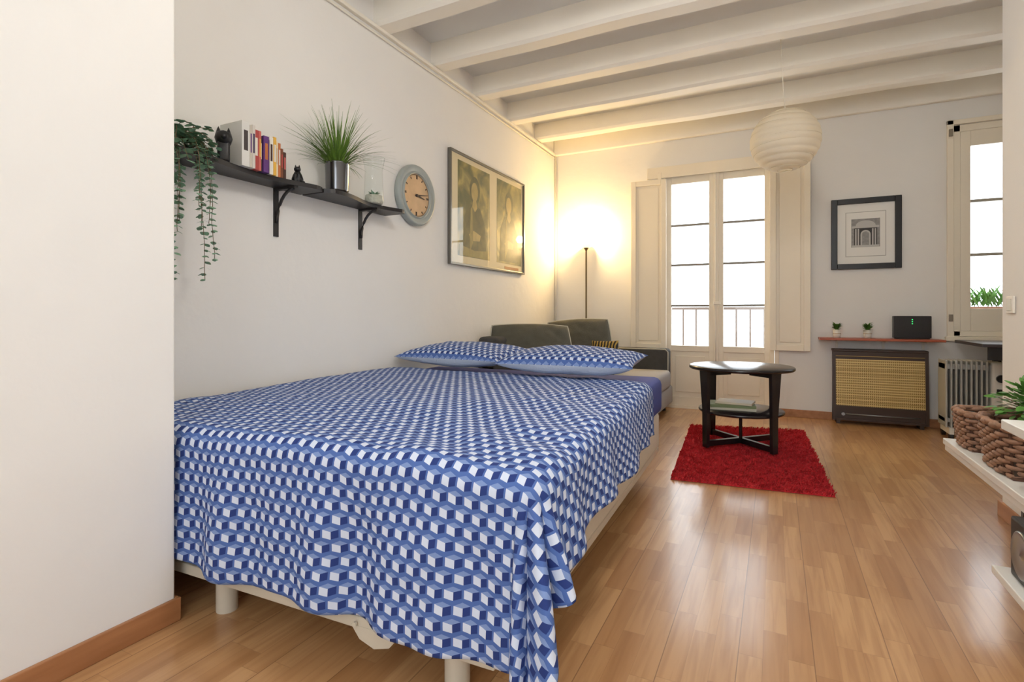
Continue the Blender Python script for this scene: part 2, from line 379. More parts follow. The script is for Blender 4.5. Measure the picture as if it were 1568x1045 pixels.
# duvet
def sstep(a,b_,x):
    t=max(0,min(1,(x-a)/(b_-a))); return t*t*(3-2*t)
R=.06
def prof(h,flare):
    q=R*pi/2
    if h<q: return R*math.sin(h/R),R*(1-math.cos(h/R))
    e=h-q; return R+flare*e, R+e*math.sqrt(max(.05,1-flare*flare))
PX0=-.545; py=1.185
def pxf(y): return PX0-.036*(y-py)
ZT=.630
def cloth(x,y,aa,bb):
    nz=noise.noise(Vector((x*2.2,y*2.2,1.3)))*.010+noise.noise(Vector((x*7,y*7,5)))*.006+noise.noise(Vector((x*16+3,y*5,9)))*.0045
    cr=.007*math.sin((x*14+y*22)+3*noise.noise(Vector((x*2,y*2,0))))*sstep(-1.5,-.6,x)
    r=math.hypot(aa,bb)
    sag=-.010*sstep(1.9,1.2,y)-.006*sstep(-.75,-.55,x)
    if r<1e-6: return Vector((x,y,ZT+nz+cr+sag))
    dx,dy=aa/r,-bb/r
    if aa<=0: 
        s=(x-PX0); fold=math.sin(s*17+2.2*noise.noise(Vector((s*2,0,3))))*.014+math.sin(s*31+1)*.006+.018*noise.noise(Vector((s*3,1,0))); fold*=min(1,abs(s)*6); flare=.05
    elif bb<=0:
        s=(y-py); fold=math.sin(s*15+2*noise.noise(Vector((s*2,7,3))))*.016+.02*noise.noise(Vector((s*4,5,0))); fold*=min(1,abs(s)*6); flare=.16-.10*sstep(1.8,2.9,y)
    else:
        ph=math.atan2(aa,bb); s2=math.sin(2*ph)
        fold=math.sin(ph*12)*.034*s2**.5; flare=.05*(1-ph/(pi/2))+.16*(ph/(pi/2))+.18*s2
    out,dn=prof(r,flare)
    g=sstep(.03,.35,r)
    out+=fold*g*1.3+.008*noise.noise(Vector((x*9+aa*9,y*9-bb*9,r*8)))*g
    return Vector((x+dx*out,y+dy*out,ZT+sag*(1)+nz*(1-g)+cr*(1-g)-dn))
def duvet():
    NX,NA,NY,NBB=120,40,130,50
    xl=-2.245
    xs=[(i/NX,0) for i in range(NX+1)]+[(1,(i+1)/NA) for i in range(NA)]
    ys=[(2.88+(py-2.88)*j/NY,0) for j in range(NY+1)]+[(py,(j+1)/NBB) for j in range(NBB)]
    vs=[];uv=[]
    for (y,bf) in ys:
        OA=.27+.03*sstep(1.5,2.8,y)+.012*math.sin(y*7)
        for (s_,af) in xs:
            x=xl+(pxf(y)-xl)*s_
            OB=.43+.055*sstep(-2.0,-1.5,x)+.010*math.sin(x*6)
            aa,bb=af*OA,bf*OB
            rr=math.hypot(aa,bb); cap=.535
            if rr>cap: aa*=cap/rr; bb*=cap/rr
            vs.append(cloth(x,y,aa,bb)); uv.append((x+aa+5,5+(y-bb)))
    W=len(xs); fs=[[j*W+i,(j+1)*W+i,(j+1)*W+i+1,j*W+i+1] for j in range(len(ys)-1) for i in range(W-1)]
    me=bpy.data.meshes.new('duvet'); me.from_pydata([tuple(v) for v in vs],[],fs); me.materials.append(DUVET)
    ul=me.uv_layers.new(name='UVMap')
    for p in me.polygons:
        p.use_smooth=True
        for li in p.loop_indices: ul.data[li].uv=uv[me.loops[li].vertex_index]
    o=bpy.data.objects.new('duvet',me); S.collection.objects.link(o); o.parent=bed
    sm=o.modifiers.new('th','SOLIDIFY'); sm.thickness=.008; sm.offset=1
    return o
duvet()
for o in list(bed.children):
    for v in o.data.vertices: v.co=brot(v.co)
def pillow(name,w,d,h,M,mats,seed=0,piping=False,parent=None,hem=False,pw=.35,rc=0):
    n=36; vs=[];uv=[];fs=[];mi=[]
    for side in (1,-1):
        for j in range(n+1):
            for i in range(n+1):
                a=-1+2*i/n; c=-1+2*j/n
                k=max(0,(1-a*a))**pw*max(0,(1-c*c))**pw
                pinch=(1-.07*(1-c*c)*abs(a)**3); pinch2=(1-.09*(1-a*a)*abs(c)**3)
                if rc: pinch=math.sqrt(1-rc*c*c/2); pinch2=math.sqrt(1-rc*a*a/2)
                wr=noise.noise(Vector((a*2.2+seed,c*2.2,side*3)))*.16*k+noise.noise(Vector((a*6+seed,c*5,side*3)))*.07*k
                z=side*h/2*(k+wr)
                vs.append(M@Vector((a*w/2*pinch,c*d/2*pinch2,z))); uv.append((a*w/2+3+seed,c*d/2+3))
    o2=(n+1)**2
    for s_ in range(2):
        for j in range(n):
            for i in range(n):
                q=[s_*o2+j*(n+1)+i,s_*o2+j*(n+1)+i+1,s_*o2+(j+1)*(n+1)+i+1,s_*o2+(j+1)*(n+1)+i]
                fs.append(q if s_==0 else q[::-1]); mi.append(1 if (hem and s_==1) else 0)
    me=bpy.data.meshes.new(name); me.from_pydata([tuple(v) for v in vs],[],fs)
    for m in mats: me.materials.append(m)
    me.polygons.foreach_set('material_index',mi)
    ul=me.uv_layers.new(name='UVMap')
    for p in me.polygons:
        p.use_smooth=True
        for li in p.loop_indices: ul.data[li].uv=uv[me.loops[li].vertex_index]
    o=bpy.data.objects.new(name,me); S.collection.objects.link(o)
    if parent: o.parent=parent
    if piping:
        b=MB(); pts=[]
        for i in range(n): pts.append(vs[i])
        for j in range(n): pts.append(vs[j*(n+1)+n])
        for i in range(n): pts.append(vs[n*(n+1)+n-i])
        for j in range(n): pts.append(vs[(n-j)*(n+1)])
        b.tube(pts,.007,0,6,True); b.build(name+'_piping',[PIPE],parent or o)
    return o
pillow('bed_pillow',.80,.50,.15,RT((-1.875,3.06,.727),math.radians(-3),math.radians(4)),[DUVET,LACE],1,hem=True,pw=.42)
pillow('bed_pillow.001',.80,.50,.15,RT((-1.075,2.97,.727),math.radians(3),math.radians(4)),[DUVET,LACE],2.3,hem=True,pw=.42)
# ------------------------------------------------------------------ sofa
sofa=empty('sofa')
SX0=XL+.03; SX1=-.97; SY0=3.92; SY1=5.66
b=MB()
b.box(SX0,SX1+.02,SY0+.12,SY1-.02,.08,.26,1,None,.02)
b.box(SX0,SX0+.2,SY0,SY1,.08,.80,0,None,.04)
b.box(SX0+.02,SX1+.0,SY1-.17,SY1,.08,.64,0,None,.035)
b.box(SX0+.02,SX1-.15,SY0,SY0+.15,.08,.58,0,None,.035)
for x in (SX0+.06,SX1-.06):
    for y in (SY0+.2,SY1-.08): b.cyl(x,y,0,.09,.02,2,12)
b.build('sofa_frame',[SOFAD,SOFAL,BLK],sofa)
b=MB(); ym=(SY0+SY1)/2
b.box(SX0+.2,SX1+.03,SY0+.15,ym,.25,.43,0,None,.04); b.box(SX0+.2,SX1+.03,ym,SY1-.17,.25,.43,0,None,.04)
b.build('seat_cushions',[SOFAL],sofa)
b=MB()
yy=SY1-.17; b.tube([(SX0+.1,yy,.635),(SX1-.03,yy,.635),(SX1-.002,yy,.61),(SX1-.002,yy,.12)],.006)
b.build('arm_piping',[PIPE],sofa)
ca=math.atan2(.66,.75)
pillow('back_cushion_1',.74,.56,.28,RT((-1.93,4.28,.635),ca-.12,math.radians(72),math.radians(3)),[SOFAC],5,True,parent=sofa,pw=.40,rc=.24)
pillow('back_cushion_2',.64,.56,.28,RT((-1.75,5.02,.67),ca-.2,math.radians(74),math.radians(-12)),[SOFAC],8,True,parent=sofa,pw=.40,rc=.26)
def stripes():
    m,N,K,b=newmat('yellow_zigzag'); w=N.new('ShaderNodeTexWave'); w.inputs['Scale'].default_value=12; w.inputs['Distortion'].default_value=3
    tc=N.new('ShaderNodeTexCoord'); K.new(tc.outputs['Object'],w.inputs[0]); r=N.new('ShaderNodeValToRGB'); r.color_ramp.interpolation='CONSTANT'
    r.color_ramp.elements[0].color=L((170,140,70))+(1,); r.color_ramp.elements[1].position=.45; r.color_ramp.elements[1].color=L((30,28,26))+(1,)
    K.new(w.outputs['Fac'],r.inputs[0]); K.new(r.outputs[0],b.inputs['Base Color']); b.inputs['Roughness'].default_value=.9
    return m
pillow('zigzag_cushion',.26,.30,.12,RT((-1.44,4.92,.60),ca-.2,math.radians(68)),[stripes()],3,parent=sofa)
# ------------------------------------------------------------------ floor lamp
lx,ly=-1.905,5.71
b=MB(); b.lathe([(0,.0),(.065,.0),(.065,.015),(.02,.03),(.009,.05),(.009,1.70),(.02,1.72),(.03,1.735)],lx,ly,24,0)
b.lathe([(.0,1.735),(.045,1.737),(.072,1.755),(.076,1.775),(.072,1.775),(.066,1.76),(.04,1.745),(0,1.743)],lx,ly,32,1)
b.lathe([(0,1.75),(.02,1.755),(.032,1.78),(.03,1.80),(.018,1.82),(0,1.825)],lx,ly,16,2)
b.build('floor_lamp',[BRASS,pm('lamp_shade',(250,236,205),.6,emis=(255,220,160),estr=2),pm('bulb_glass',(255,240,210),.5,emis=(255,226,170),estr=25)])
def point(name,loc,e,col,rad):
    l=bpy.data.lights.new(name,'POINT'); l.energy=e; l.color=col; l.shadow_soft_size=rad
    o=bpy.data.objects.new(name,l); o.location=loc; S.collection.objects.link(o); return o
point('floor_lamp_bulb',(lx+.03,ly-.06,1.87),35,(1,.70,.32),.04)
# ------------------------------------------------------------------ paper lantern
b=MB(); cx,cy,cz,r0=.06,4.28,2.238,.232
prof_=[]; n=150
for i in range(n+1):
    t=pi*.06+pi*.88*i/n; rib=1-.02*(1-abs(math.sin(t*14)))
    prof_.append((r0*rib*math.sin(t),cz+r0*.95*rib*math.cos(t)))
b.lathe(prof_,cx,cy,64,0)
for i in range(1,14):
    t=i*pi/14
    if .06*pi<t<.94*pi:
        rr=r0*.981*math.sin(t); z=cz+r0*.95*.981*math.cos(t)
        b.tube([(cx+rr*math.cos(a*pi/24),cy+rr*math.sin(a*pi/24),z+.006*math.sin(a*pi/24+i)) for a in range(48)],.0016,1,5,True)
b.tube([(cx-.045,cy,cz+.212),(cx,cy,cz+.24),(cx+.045,cy,cz+.212)],.002,2)
b.tube([(cx,cy,cz+.23),(cx-.01,cy,2.6),(cx-.03,cy+.0,ZC)],.003,2); b.cyl(cx,cy,cz+.12,cz+.2,.02,2,12); b.tube([(cx,cy,cz+.2),(cx,cy,cz+.24)],.004,2)
b.cyl(cx-.03,cy,ZC-.02,ZC,.03,2,16)
b.build('paper_pendant_lamp',[PAPER,pm('bamboo_rib',(214,204,180),.6),TRIMW])
# ------------------------------------------------------------------ coffee table (stands on the rug)
RZ=.031
b=MB(); tx,ty=-.233,4.29
b.lathe([(0,.612),(.355,.612),(.362,.606),(.362,.592),(.355,.586),(0,.586)],tx,ty,64,0,RT((0,0,0)))
b.lathe([(0,.292),(.29,.292),(.295,.286),(.295,.276),(.29,.27),(0,.27)],tx,ty,48,0)
a0=math.radians(-26.4-28)
for q in range(4):
    M=RT((tx,ty,0),a0+q*pi/2+math.radians(10))
    vs=[]
    for z,w,ro,ri in ((RZ,.022,.325,.298),(.30,.026,.325,.298),(.588,.042,.335,.308)):
        vs+=[(ri,-w,z),(ro,-w,z),(ro,w,z),(ri,w,z)]
    fs=[[0,1,2,3][::-1],[8,9,10,11]]
    for j in (0,4):
        for i in range(4): fs.append([j+i,j+(i+1)%4,j+4+(i+1)%4,j+4+i])
    b.raw(vs,fs,0,M)
    b.box(0,.31,-.014,.014,.038,.078,0,M)
    b.box(.1,.31,-.014,.014,.55,.588,0,M)
b.cyl(tx,ty,.07,.27,.012,0,12)
b.build('coffee_table',[pm('table_black_gloss',(32,26,28),.25,coat=.1)])
b=MB()
b.box(-.16,.16,-.11,.11,0,.018,0,RT((tx-.06,ty-.02,.293),.1),.002); b.box(-.155,.155,-.105,.105,0,.022,1,RT((tx-.06,ty-.02,.311),.16),.002)
b.box(-.12,.13,-.09,.09,0,.016,2,RT((tx-.04,ty-.02,.333),-.1),.002)
b.build('magazine_stack',[pm('mag_a',(196,190,170),.6),pm('mag_b',(120,130,90),.6),pm('mag_c',(214,200,176),.6)])
# rug with real pile
b=MB(); cs=[Vector((-.567,3.277,0)),Vector((.292,3.35,0)),Vector((.209,5.09,0)),Vector((-.676,4.91,0))]
def rp(s_,t_): return (cs[0]*(1-s_)+cs[1]*s_)*(1-t_)+(cs[3]*(1-s_)+cs[2]*s_)*t_
nx,ny=90,160; vs=[];fs=[]
for j in range(ny+1):
    for i in range(nx+1):
        s_,t_=i/nx,j/ny
        p=rp(s_,t_)
        e=min(s_,1-s_,(t_)*2,(1-t_)*2); z=.002+.010*sstep(0,.02,e)
        z+= (noise.noise(p*45)*.004)*sstep(0,.02,e)
        vs.append((p.x,p.y,max(.002,z)))
for j in range(ny):
    for i in range(nx): q=j*(nx+1)+i; fs.append([q,q+1,q+nx+2,q+nx+1])
b.raw(vs,fs,0,None,True)
random.seed(99); vs=[];fs=[]
for i in range(26000):
    s_=random.random(); t_=random.random(); p=rp(s_,t_); a=random.uniform(0,2*pi); w=.0035
    cl=noise.noise(p*16)*1.4; ln=random.uniform(.006,.014); h=random.uniform(.016,.0285)
    c,sn=math.cos(a)*w,math.sin(a)*w; la=cl*pi; lx_,ly_=math.cos(la)*ln,math.sin(la)*ln
    o=len(vs); vs+=[(p.x-c,p.y-sn,.006),(p.x+c,p.y+sn,.006),(p.x+lx_+c*.6,p.y+ly_+sn*.6,h),(p.x+lx_-c*.6,p.y+ly_-sn*.6,h)]; fs.append([o,o+1,o+2,o+3])
b.raw(vs,fs,0)
b.build('red_rug',[RUG],fixn=False)
# ------------------------------------------------------------------ left wall shelf
b=MB(); ZS=1.665
def wavy(y0,y1,ph):
    n=30; pts=[(XL,y0),(XL,y1)]
    fr=[]
    for i in range(n+1):
        t=i/n; y=y1+(y0-y1)*t
        x=XL+.165+.035*math.sin(ph+t*2*pi)
        if t<.08: x-=.03*(1-t/.08)**2
        if t>.92: x-=.03*((t-.92)/.08)**2
        fr.append((x,y))
    return pts+fr
b.prism(wavy(1.22,2.07,2.2),ZS-.022,ZS,'z',0); b.prism(wavy(2.085,2.77,2.4),ZS-.022,ZS,'z',0)
for y in (1.30,1.91,2.53):
    b.box(XL,XL+.008,y-.014,y+.014,ZS-.27,ZS-.022,0); b.box(XL,XL+.15,y-.012,y+.012,ZS-.034,ZS-.022,0)
    pts=[(XL+.012,y,ZS-.20)]+[(XL+.012+.12*(1-math.cos(a)),y,ZS-.20+.165*math.sin(a)) for a in [pi/2*i/8 for i in range(1,9)]]
    b.tube(pts,.008,0,8)
b.build('wall_shelf',[BLK])
# books
b=MB(); y=1.592; mats=[]; cols=[((222,220,214),.05,.225,.15),((205,196,180),.014,.215,.15),((214,206,196),.02,.22,.15),((178,72,66),.03,.205,.14),((200,100,92),.016,.205,.14),((70,62,60),.014,.185,.13),((96,52,120),.036,.19,.14),((60,44,80),.012,.18,.13),((232,226,212),.026,.20,.13),((228,176,70),.022,.205,.13),((240,226,190),.02,.19,.12),((190,110,60),.018,.185,.12),((120,70,44),.018,.16,.12),((70,40,30),.02,.145,.12)]
PAG=pm('book_pages',(236,228,208),.9)
for i,(c,w,h,dp) in enumerate(cols):
    w*=.80; h*=.9
    mats.append(pm('book_%d'%i,c,.6)); x0=XL+.02
    b.box(x0,x0+dp,y,y+w,ZS,ZS+h,i,None,.0015); b.box(x0+.004,x0+dp-.01,y+.003,y+w-.003,ZS+h-.003,ZS+h+.0006,len(cols))
    b.box(x0+dp,x0+dp+.0008,y+w*.25,y+w*.75,ZS+h*.35,ZS+h*.8,(i+5)%len(cols))
    y+=w+.001
mats.append(PAG); b.build('book_row',mats); YBK=y
# trailing plant
random.seed(11)
b=MB(); pc=Vector((XL+.12,1.285,ZS))
b.lathe([(0,.0),(.04,.0),(.05,.06),(.052,.065),(.045,.065),(0,.055)],0,0,20,2,RT(pc))
def strand(p0,d0,drop,n,ls,lw):
    p=Vector(p0); d=Vector(d0); pts=[p.copy()]
    for i in range(n):
        d=(d+Vector((0,0,-drop))+Vector((random.uniform(-.12,.12),random.uniform(-.12,.12),0))).normalized()
        q=p+d*.024
        if q.x<XL+.012: q.x=XL+.012
        q.y=min(max(q.y,YP+.02),1.455)
        p=q; pts.append(p.copy())
        for s_ in (-1,1):
            a=random.uniform(0,2*pi); dd=Vector((math.cos(a),math.sin(a)*1.0,.1+d.z*.4)); 
            if p.x<XL+.04: dd.x=abs(dd.x)
            k=ls*random.uniform(.7,1.1); b.leaf(p,dd,(random.uniform(-.3,.3),random.uniform(-.3,.3),1),k,k*lw,0,.15)
    b.tube(pts,.0014,1,4)
for i in range(85):
    a=random.uniform(0,2*pi); strand(pc+Vector((0,.02,.05)),(math.cos(a)*.7,math.sin(a)*.8,random.uniform(.2,.9)),random.uniform(.12,.32),random.randint(4,9),.032,.9)
for i in range(16):
    a=random.uniform(-1.1,1.2); st=pc+Vector((.03,random.uniform(-.05,.12),.06)); strand(st,(math.cos(a),math.sin(a),.4),random.uniform(.35,.7),random.choice([11,13,15,17,19,22,26]),.026,.85)
b.build('trailing_plant',[GREEN2,STEM,POTW])
def cat(name,loc,s,rz):
    b=MB(); M=RT(loc,rz)@Matrix.Scale(s,4)
    b.lathe([(0,0),(.30,0),(.36,.08),(.36,.25),(.28,.5),(.19,.68),(.14,.78),(.0,.80)],0,0,20,0,M)
    b.lathe([(.0,.68),(.13,.70),(.2,.80),(.21,.90),(.16,1.0),(.0,1.05)],.06,0,20,0,M)
    for sy in (-.11,.11): b.lathe([(.075,.96),(.04,1.08),(0,1.18)],.04,sy,8,0,M)
    b.lathe([(0,.76),(.06,.78),(.07,.83),(.0,.88)],.24,0,10,0,M)
    for sy in (-.1,.1):
        b.lathe([(.07,0),(.065,.3),(.07,.5)],.3,sy,10,0,M); b.lathe([(0,0),(.08,.01),(.08,.07),(0,.1)],.36,sy,10,0,M)
    b.tube([(-.3,0,.05),(-.35,.25,.05),(-.1,.42,.05),(.2,.42,.06)],.05,0,8,False,M)
    b.build(name,[pm(name+'_black',(22,22,24),.35)])
cat('cat_figurine',(XL+.12,1.945,ZS+.001),.08,-.9)
b=MB(); M=RT((XL+.125,1.535,ZS),-.6)
b.box(-.035,.035,-.025,.025,0,.09,0,M,.012)
b.lathe([(0,.075),(.028,.08),(.036,.105),(.03,.13),(0,.142)],.01,0,16,0,M); b.tube([(.03,0,.11),(.066,0,.10)],.013,0,8,False,M)
for sy in (-.02,.02): b.lathe([(.012,.125),(.006,.145),(0,.16)],.0,sy,8,0,M)
b.build('dog_bookend',[pm('bookend_black',(26,25,27),.4)])
# grass plant
b=MB(); gp=Vector((XL+.12,2.22,ZS)); random.seed(5)
b.lathe([(0,0),(.056,0),(.062,.02),(.066,.165),(.069,.17),(.062,.17),(.058,.15),(0,.15)],0,0,32,1,RT(gp))
b.lathe([(0,.156),(.058,.156)],0,0,20,2,RT(gp))
for i in range(260):
    a=random.uniform(0,2*pi); r=random.uniform(0,.05); l=random.uniform(.2,.36); th=random.uniform(.05,1.0)**1.0
    d=Vector((math.cos(a)*math.sin(th),math.sin(a)*math.sin(th),math.cos(th))); p=gp+Vector((r*math.cos(a),r*math.sin(a),.15))
    side=d.cross(Vector((0,0,1))).normalized(); vs=[]; n=7; cur=p.copy(); dd=d.copy(); w0=random.uniform(.0025,.0045)
    for k_ in range(n+1):
        w=w0*(1-k_/n)+.0004
        q=cur.copy()
        if q.x<XL+.006: q.x=XL+.006
        vs+=[q-side*w,q+side*w]; dd=(dd+Vector((math.cos(a)*.04,math.sin(a)*.04,-.09*th*1.6))).normalized(); cur=cur+dd*l/n
    b.raw(vs,[[2*k_,2*k_+1,2*k_+3,2*k_+2] for k_ in range(n)],0,None,True)
b.build('potted_grass',[GREEN3,CHROME,SOIL])
# glass vase
b=MB(); vp=Vector((XL+.12,2.52,ZS)); M=RT(vp)
b.lathe([(0,.006),(.055,.006),(.06,.015),(.055,.12),(.052,.2),(.066,.275)],0,0,32,0,M)
b.lathe([(.066,.274),(.068,.278),(.064,.278),(.066,.274)],0,0,32,0,M)
b.lathe([(0,0),(.052,0),(.056,.006),(.05,.05),(0,.055)],0,0,20,2,M)
for i in range(60):
    a=random.uniform(0,2*pi); b.leaf(vp+Vector((0,0,.05)),(math.cos(a),math.sin(a),random.uniform(.3,1.6)),(0,0,1),random.uniform(.025,.045),.012,1)
b.build('glass_vase',[VGLASS,GREEN2,pm('pebbles',(200,196,180),.8,bump=1,bscale=90)])
# ------------------------------------------------------------------ wall clock (faces +X)
M=RT((XL+.001,3.07,1.835))@Matrix.Rotation(pi/2,4,'Y')
b=MB(); r=.215
b.lathe([(r*.96,0),(r,.01),(r,.03),(r*.97,.043),(r*.90,.047),(r*.80,.036),(r*.76,.034),(r*.74,.045),(r*.71,.045),(r*.70,.028),(0,.028)],0,0,64,0,M)
b.lathe([(0,.0295),(r*.70,.0295)],0,0,64,1,M)
def hand(a,l,w):
    b.prism([(-l,-w*.3),(-l,w*.3),(l*.15,w),(l*.15,-w)],.033,.035,'z',2,M@Matrix.Rotation(-a,4,'Z'))
for h in range(12):
    a=h*pi/6; ra=r*.60; L2=.016 if h%3 else .026
    b.box(-ra-L2/2,-ra+L2/2,-.0035,.0035,.0296,.0315,2,M@Matrix.Rotation(-a,4,'Z'))
    if h%3==0: b.box(-ra-L2/2,-ra+L2/2,.006,.010,.0296,.0315,2,M@Matrix.Rotation(-a,4,'Z'))
b.lathe([(r*.665,.0297),(r*.665,.0303),(r*.68,.0303),(r*.68,.0297)],0,0,64,2,M)
hand(math.radians(80),r*.60,.006); hand(math.radians(98),r*.42,.008)
b.lathe([(0,.04),(.01,.04),(.01,.03)],0,0,16,2,M)
b.build('wall_clock',[CLOCKR,CLOCKF,pm('clock_ink',(60,42,34),.6)])
# ------------------------------------------------------------------ large framed poster on left wall
def art1():
    m,N,K,b=newmat('poster_art'); g=G(N,K); tc=N.new('ShaderNodeTexCoord')
    n=N.new('ShaderNodeTexNoise'); n.inputs['Scale'].default_value=7; n.inputs['Detail'].default_value=10; n.inputs['Distortion'].default_value=.6; K.new(tc.outputs['Object'],n.inputs[0])
    r=N.new('ShaderNodeValToRGB'); e=r.color_ramp.elements; e[0].position=.35; e[0].color=L((84,88,44))+(1,); e[1].position=.66; e[1].color=L((182,162,92))+(1,)
    x=e.new(.5); x.color=L((126,120,66))+(1,)
    K.new(n.outputs['Fac'],r.inputs[0]); K.new(r.outputs[0],b.inputs['Base Color']); b.inputs['Roughness'].default_value=.5; return m
b=MB(); y0,y1,z0,z1=3.51,4.88,1.39,2.305; f=.018; x=XL+.003
b.box(x,x+.03,y0,y0+f,z0,z1,0,None,.002); b.box(x,x+.03,y1-f,y1,z0,z1,0,None,.002); b.box(x,x+.03,y0+f,y1-f,z1-f,z1,0,None,.002); b.box(x,x+.03,y0+f,y1-f,z0,z0+f,0,None,.002)
b.box(x,x+.012,y0+f,y1-f,z0+f,z1-f,1)
pa=(y0+.13,y0+.66); pb=(y0+.80,y1-.05)
b.box(x+.012,x+.0135,pa[0],pa[1],z0+.08,z1-.06,2); b.box(x+.012,x+.0135,pb[0],pb[1],z0+.08,z1-.06,2)
kk=[0]
def ell(c,zc,w,h,mi):
    kk[0]+=1; d=.0137+.00012*kk[0]
    b.prism([(y0+c+w*math.cos(t),zc+h*math.sin(t)) for t in [2*pi*i/24 for i in range(24)]],x+.0135,x+d,'x',mi)
def pol(pts,mi):
    kk[0]+=1; d=.0137+.00012*kk[0]
    b.prism([(y0+p,q) for p,q in pts],x+.0135,x+d,'x',mi)
for o_ in (0,.645):
    pol([(o_+.20,1.49),(o_+.23,1.80),(o_+.31,1.91),(o_+.39,1.93),(o_+.49,1.90),(o_+.57,1.78),(o_+.60,1.49)],3)
    ell(o_+.40,2.04,.085,.12,3)
    ell(o_+.395,2.03,.055,.08,5); pol([(o_+.37,1.96),(o_+.42,1.96),(o_+.44,1.90),(o_+.40,1.86),(o_+.355,1.90)],5)
    pol([(o_+.30,1.66),(o_+.38,1.70),(o_+.50,1.67),(o_+.48,1.62),(o_+.34,1.61)],5)
    pol([(o_+.33,1.88),(o_+.355,1.90),(o_+.37,1.60),(o_+.31,1.50)],4)
pol([(.15,1.475),(.64,1.475),(.64,1.55),(.4,1.53),(.15,1.56)],4)
pol([(.95,1.42),(1.25,1.42),(1.25,1.445),(.95,1.445)],6)
b.raw([(x+.019,y0+f,z0+f),(x+.019,y1-f,z0+f),(x+.019,y1-f,z1-f),(x+.019,y0+f,z1-f)],[[0,1,2,3]],7)
b.build('framed_poster',[pm('steel_frame',(120,118,112),.3,metal=.7),pm('poster_mat',(226,212,176),.7),art1(),pm('poster_dark',(98,96,56),.6,var=.35,vscale=15),pm('poster_mid',(146,134,78),.6,var=.25,vscale=12),pm('poster_skin',(178,158,98),.6,var=.15,vscale=14),pm('poster_text',(180,120,60),.6),GLASS])
# ------------------------------------------------------------------ black framed print on back wall
b=MB(); x0,x1,z0,z1=.465,1.005,1.405,2.055; f=.05; y=YB-.002
b.box(x0,x0+f,y-.028,y,z0,z1,0,None,.004); b.box(x1-f,x1,y-.028,y,z0,z1,0,None,.004); b.box(x0+f,x1-f,y-.028,y,z1-f,z1,0,None,.004); b.box(x0+f,x1-f,y-.028,y,z0,z0+f,0,None,.004)
b.box(x0+f,x1-f,y-.010,y,z0+f,z1-f,1)
cx=(x0+x1)/2; cz=1.735
b.box(cx-.155,cx+.155,y-.0112,y-.010,cz-.215,cz+.195,5); b.box(cx-.15,cx+.15,y-.0118,y-.0112,cz-.21,cz+.19,1)
b.box(cx-.11,cx+.11,y-.0125,y-.0118,cz-.13,cz+.13,2)
def P(poly,mi,k): b.prism([(cx+p*.11,cz+q*.13) for p,q in poly],y-.0125-k*.0006,y-.0125-(k-1)*.0006,'y',mi)
P([(-.8,-.95),(-.8,.35),(.8,.35),(.8,-.95)],3,1)
P([(-.95,.35),(-.95,.5),(.95,.5),(.95,.35)],4,1)
P([(-.7,.5)]+[(.7*math.cos(t),.5+.38*math.sin(t)) for t in [pi-pi*i/12 for i in range(13)]]+[(.7,.5)],4,2)
P([(-.35,-.95),(-.35,-.1)]+[(.35*math.cos(t),-.1+.3*math.sin(t)) for t in [pi-pi*i/10 for i in range(11)]]+[(.35,-.95)],4,2)
P([(-.25,-.95),(-.25,-.1)]+[(.25*math.cos(t),-.1+.2*math.sin(t)) for t in [pi-pi*i/10 for i in range(11)]]+[(.25,-.95)],2,3)
for s_ in (-.68,-.5,.5,.68): P([(s_-.05,-.9),(s_-.05,.3),(s_+.05,.3),(s_+.05,-.9)],4,2)
P([(-.95,-1),(-.95,-.85),(.95,-.85),(.95,-1)],4,4)
b.build('framed_print',[pm('frame_black',(26,25,26),.35),pm('mat_white',(238,236,230),.7),pm('print_grey',(150,148,146),.7,var=.15,vscale=60),pm('print_dark',(66,64,64),.7,var=.2,vscale=80),pm('print_light',(196,194,190),.7),pm('mat_line',(176,172,166),.7)])
# ------------------------------------------------------------------ heater under red shelf
b=MB(); x0,x1=.465,1.17; yf=5.61; z0,z1=.035,.675
b.box(x0+.02,x1-.02,yf+.03,YB-.016,z0+.03,z1-.02,0)
b.prism([(yf+.03,z1-.02),(yf-.0,z0+.12),(yf,z0),(yf+.08,z0),(yf+.08,z1-.02)],x0,x0+.025,'x',0)
b.prism([(yf+.03,z1-.02),(yf-.0,z0+.12),(yf,z0),(yf+.08,z0),(yf+.08,z1-.02)],x1-.025,x1,'x',0)
b.box(x0,x1,yf+.02,YB-.016,z1-.02,z1,0,None,.004)
b.raw([(x0+.025,yf+.005,z0+.13),(x1-.025,yf+.005,z0+.13),(x1-.025,yf+.034,z1-.02),(x0+.025,yf+.034,z1-.02)],[[0,1,2,3]],1)
b.box(x0+.025,x1-.025,yf-.002,yf+.02,z0+.115,z0+.135,0); b.box(x0,x1,yf+.012,yf+.05,z0,z0+.115,0)
b.box(x0+.02,x1-.02,yf-.0,yf+.014,z0+.005,z0+.022,0); b.tube([(x0+.1,yf+.005,z0+.06),(x1-.06,yf+.005,z0+.06)],.006,2)
for i in range(1,12):
    z=z0+.13+(z1-.15-z0)*i/12; yy_=yf+.005+.029*i/12
    b.box(x0+.025,x1-.025,yy_-.004,yy_,z-.0025,z+.0025,3)
b.cyl(0,0,0,.02,.014,2,16,RT((x0+.08,yf+.005,z0+.06),0,pi/2))
for xx in (x0+.03,x1-.06): b.box(xx,xx+.03,yf+.03,YB-.02,0,z0+.03,0)
b.build('gas_heater',[BROWN,GOLD,SILV,pm('grille_line',(170,140,76),.4,metal=.3)])
b=MB(); b.box(.36,1.27,5.55,YB-.001,.757,.777,0,None,.004)
for xx in (.5,.86,1.15): b.box(xx,xx+.02,5.6,YB-.001,.745,.757,1); b.box(xx,xx+.02,YB-.012,YB-.001,.68,.757,1)
b.build('console_shelf',[REDW,TRIMW])
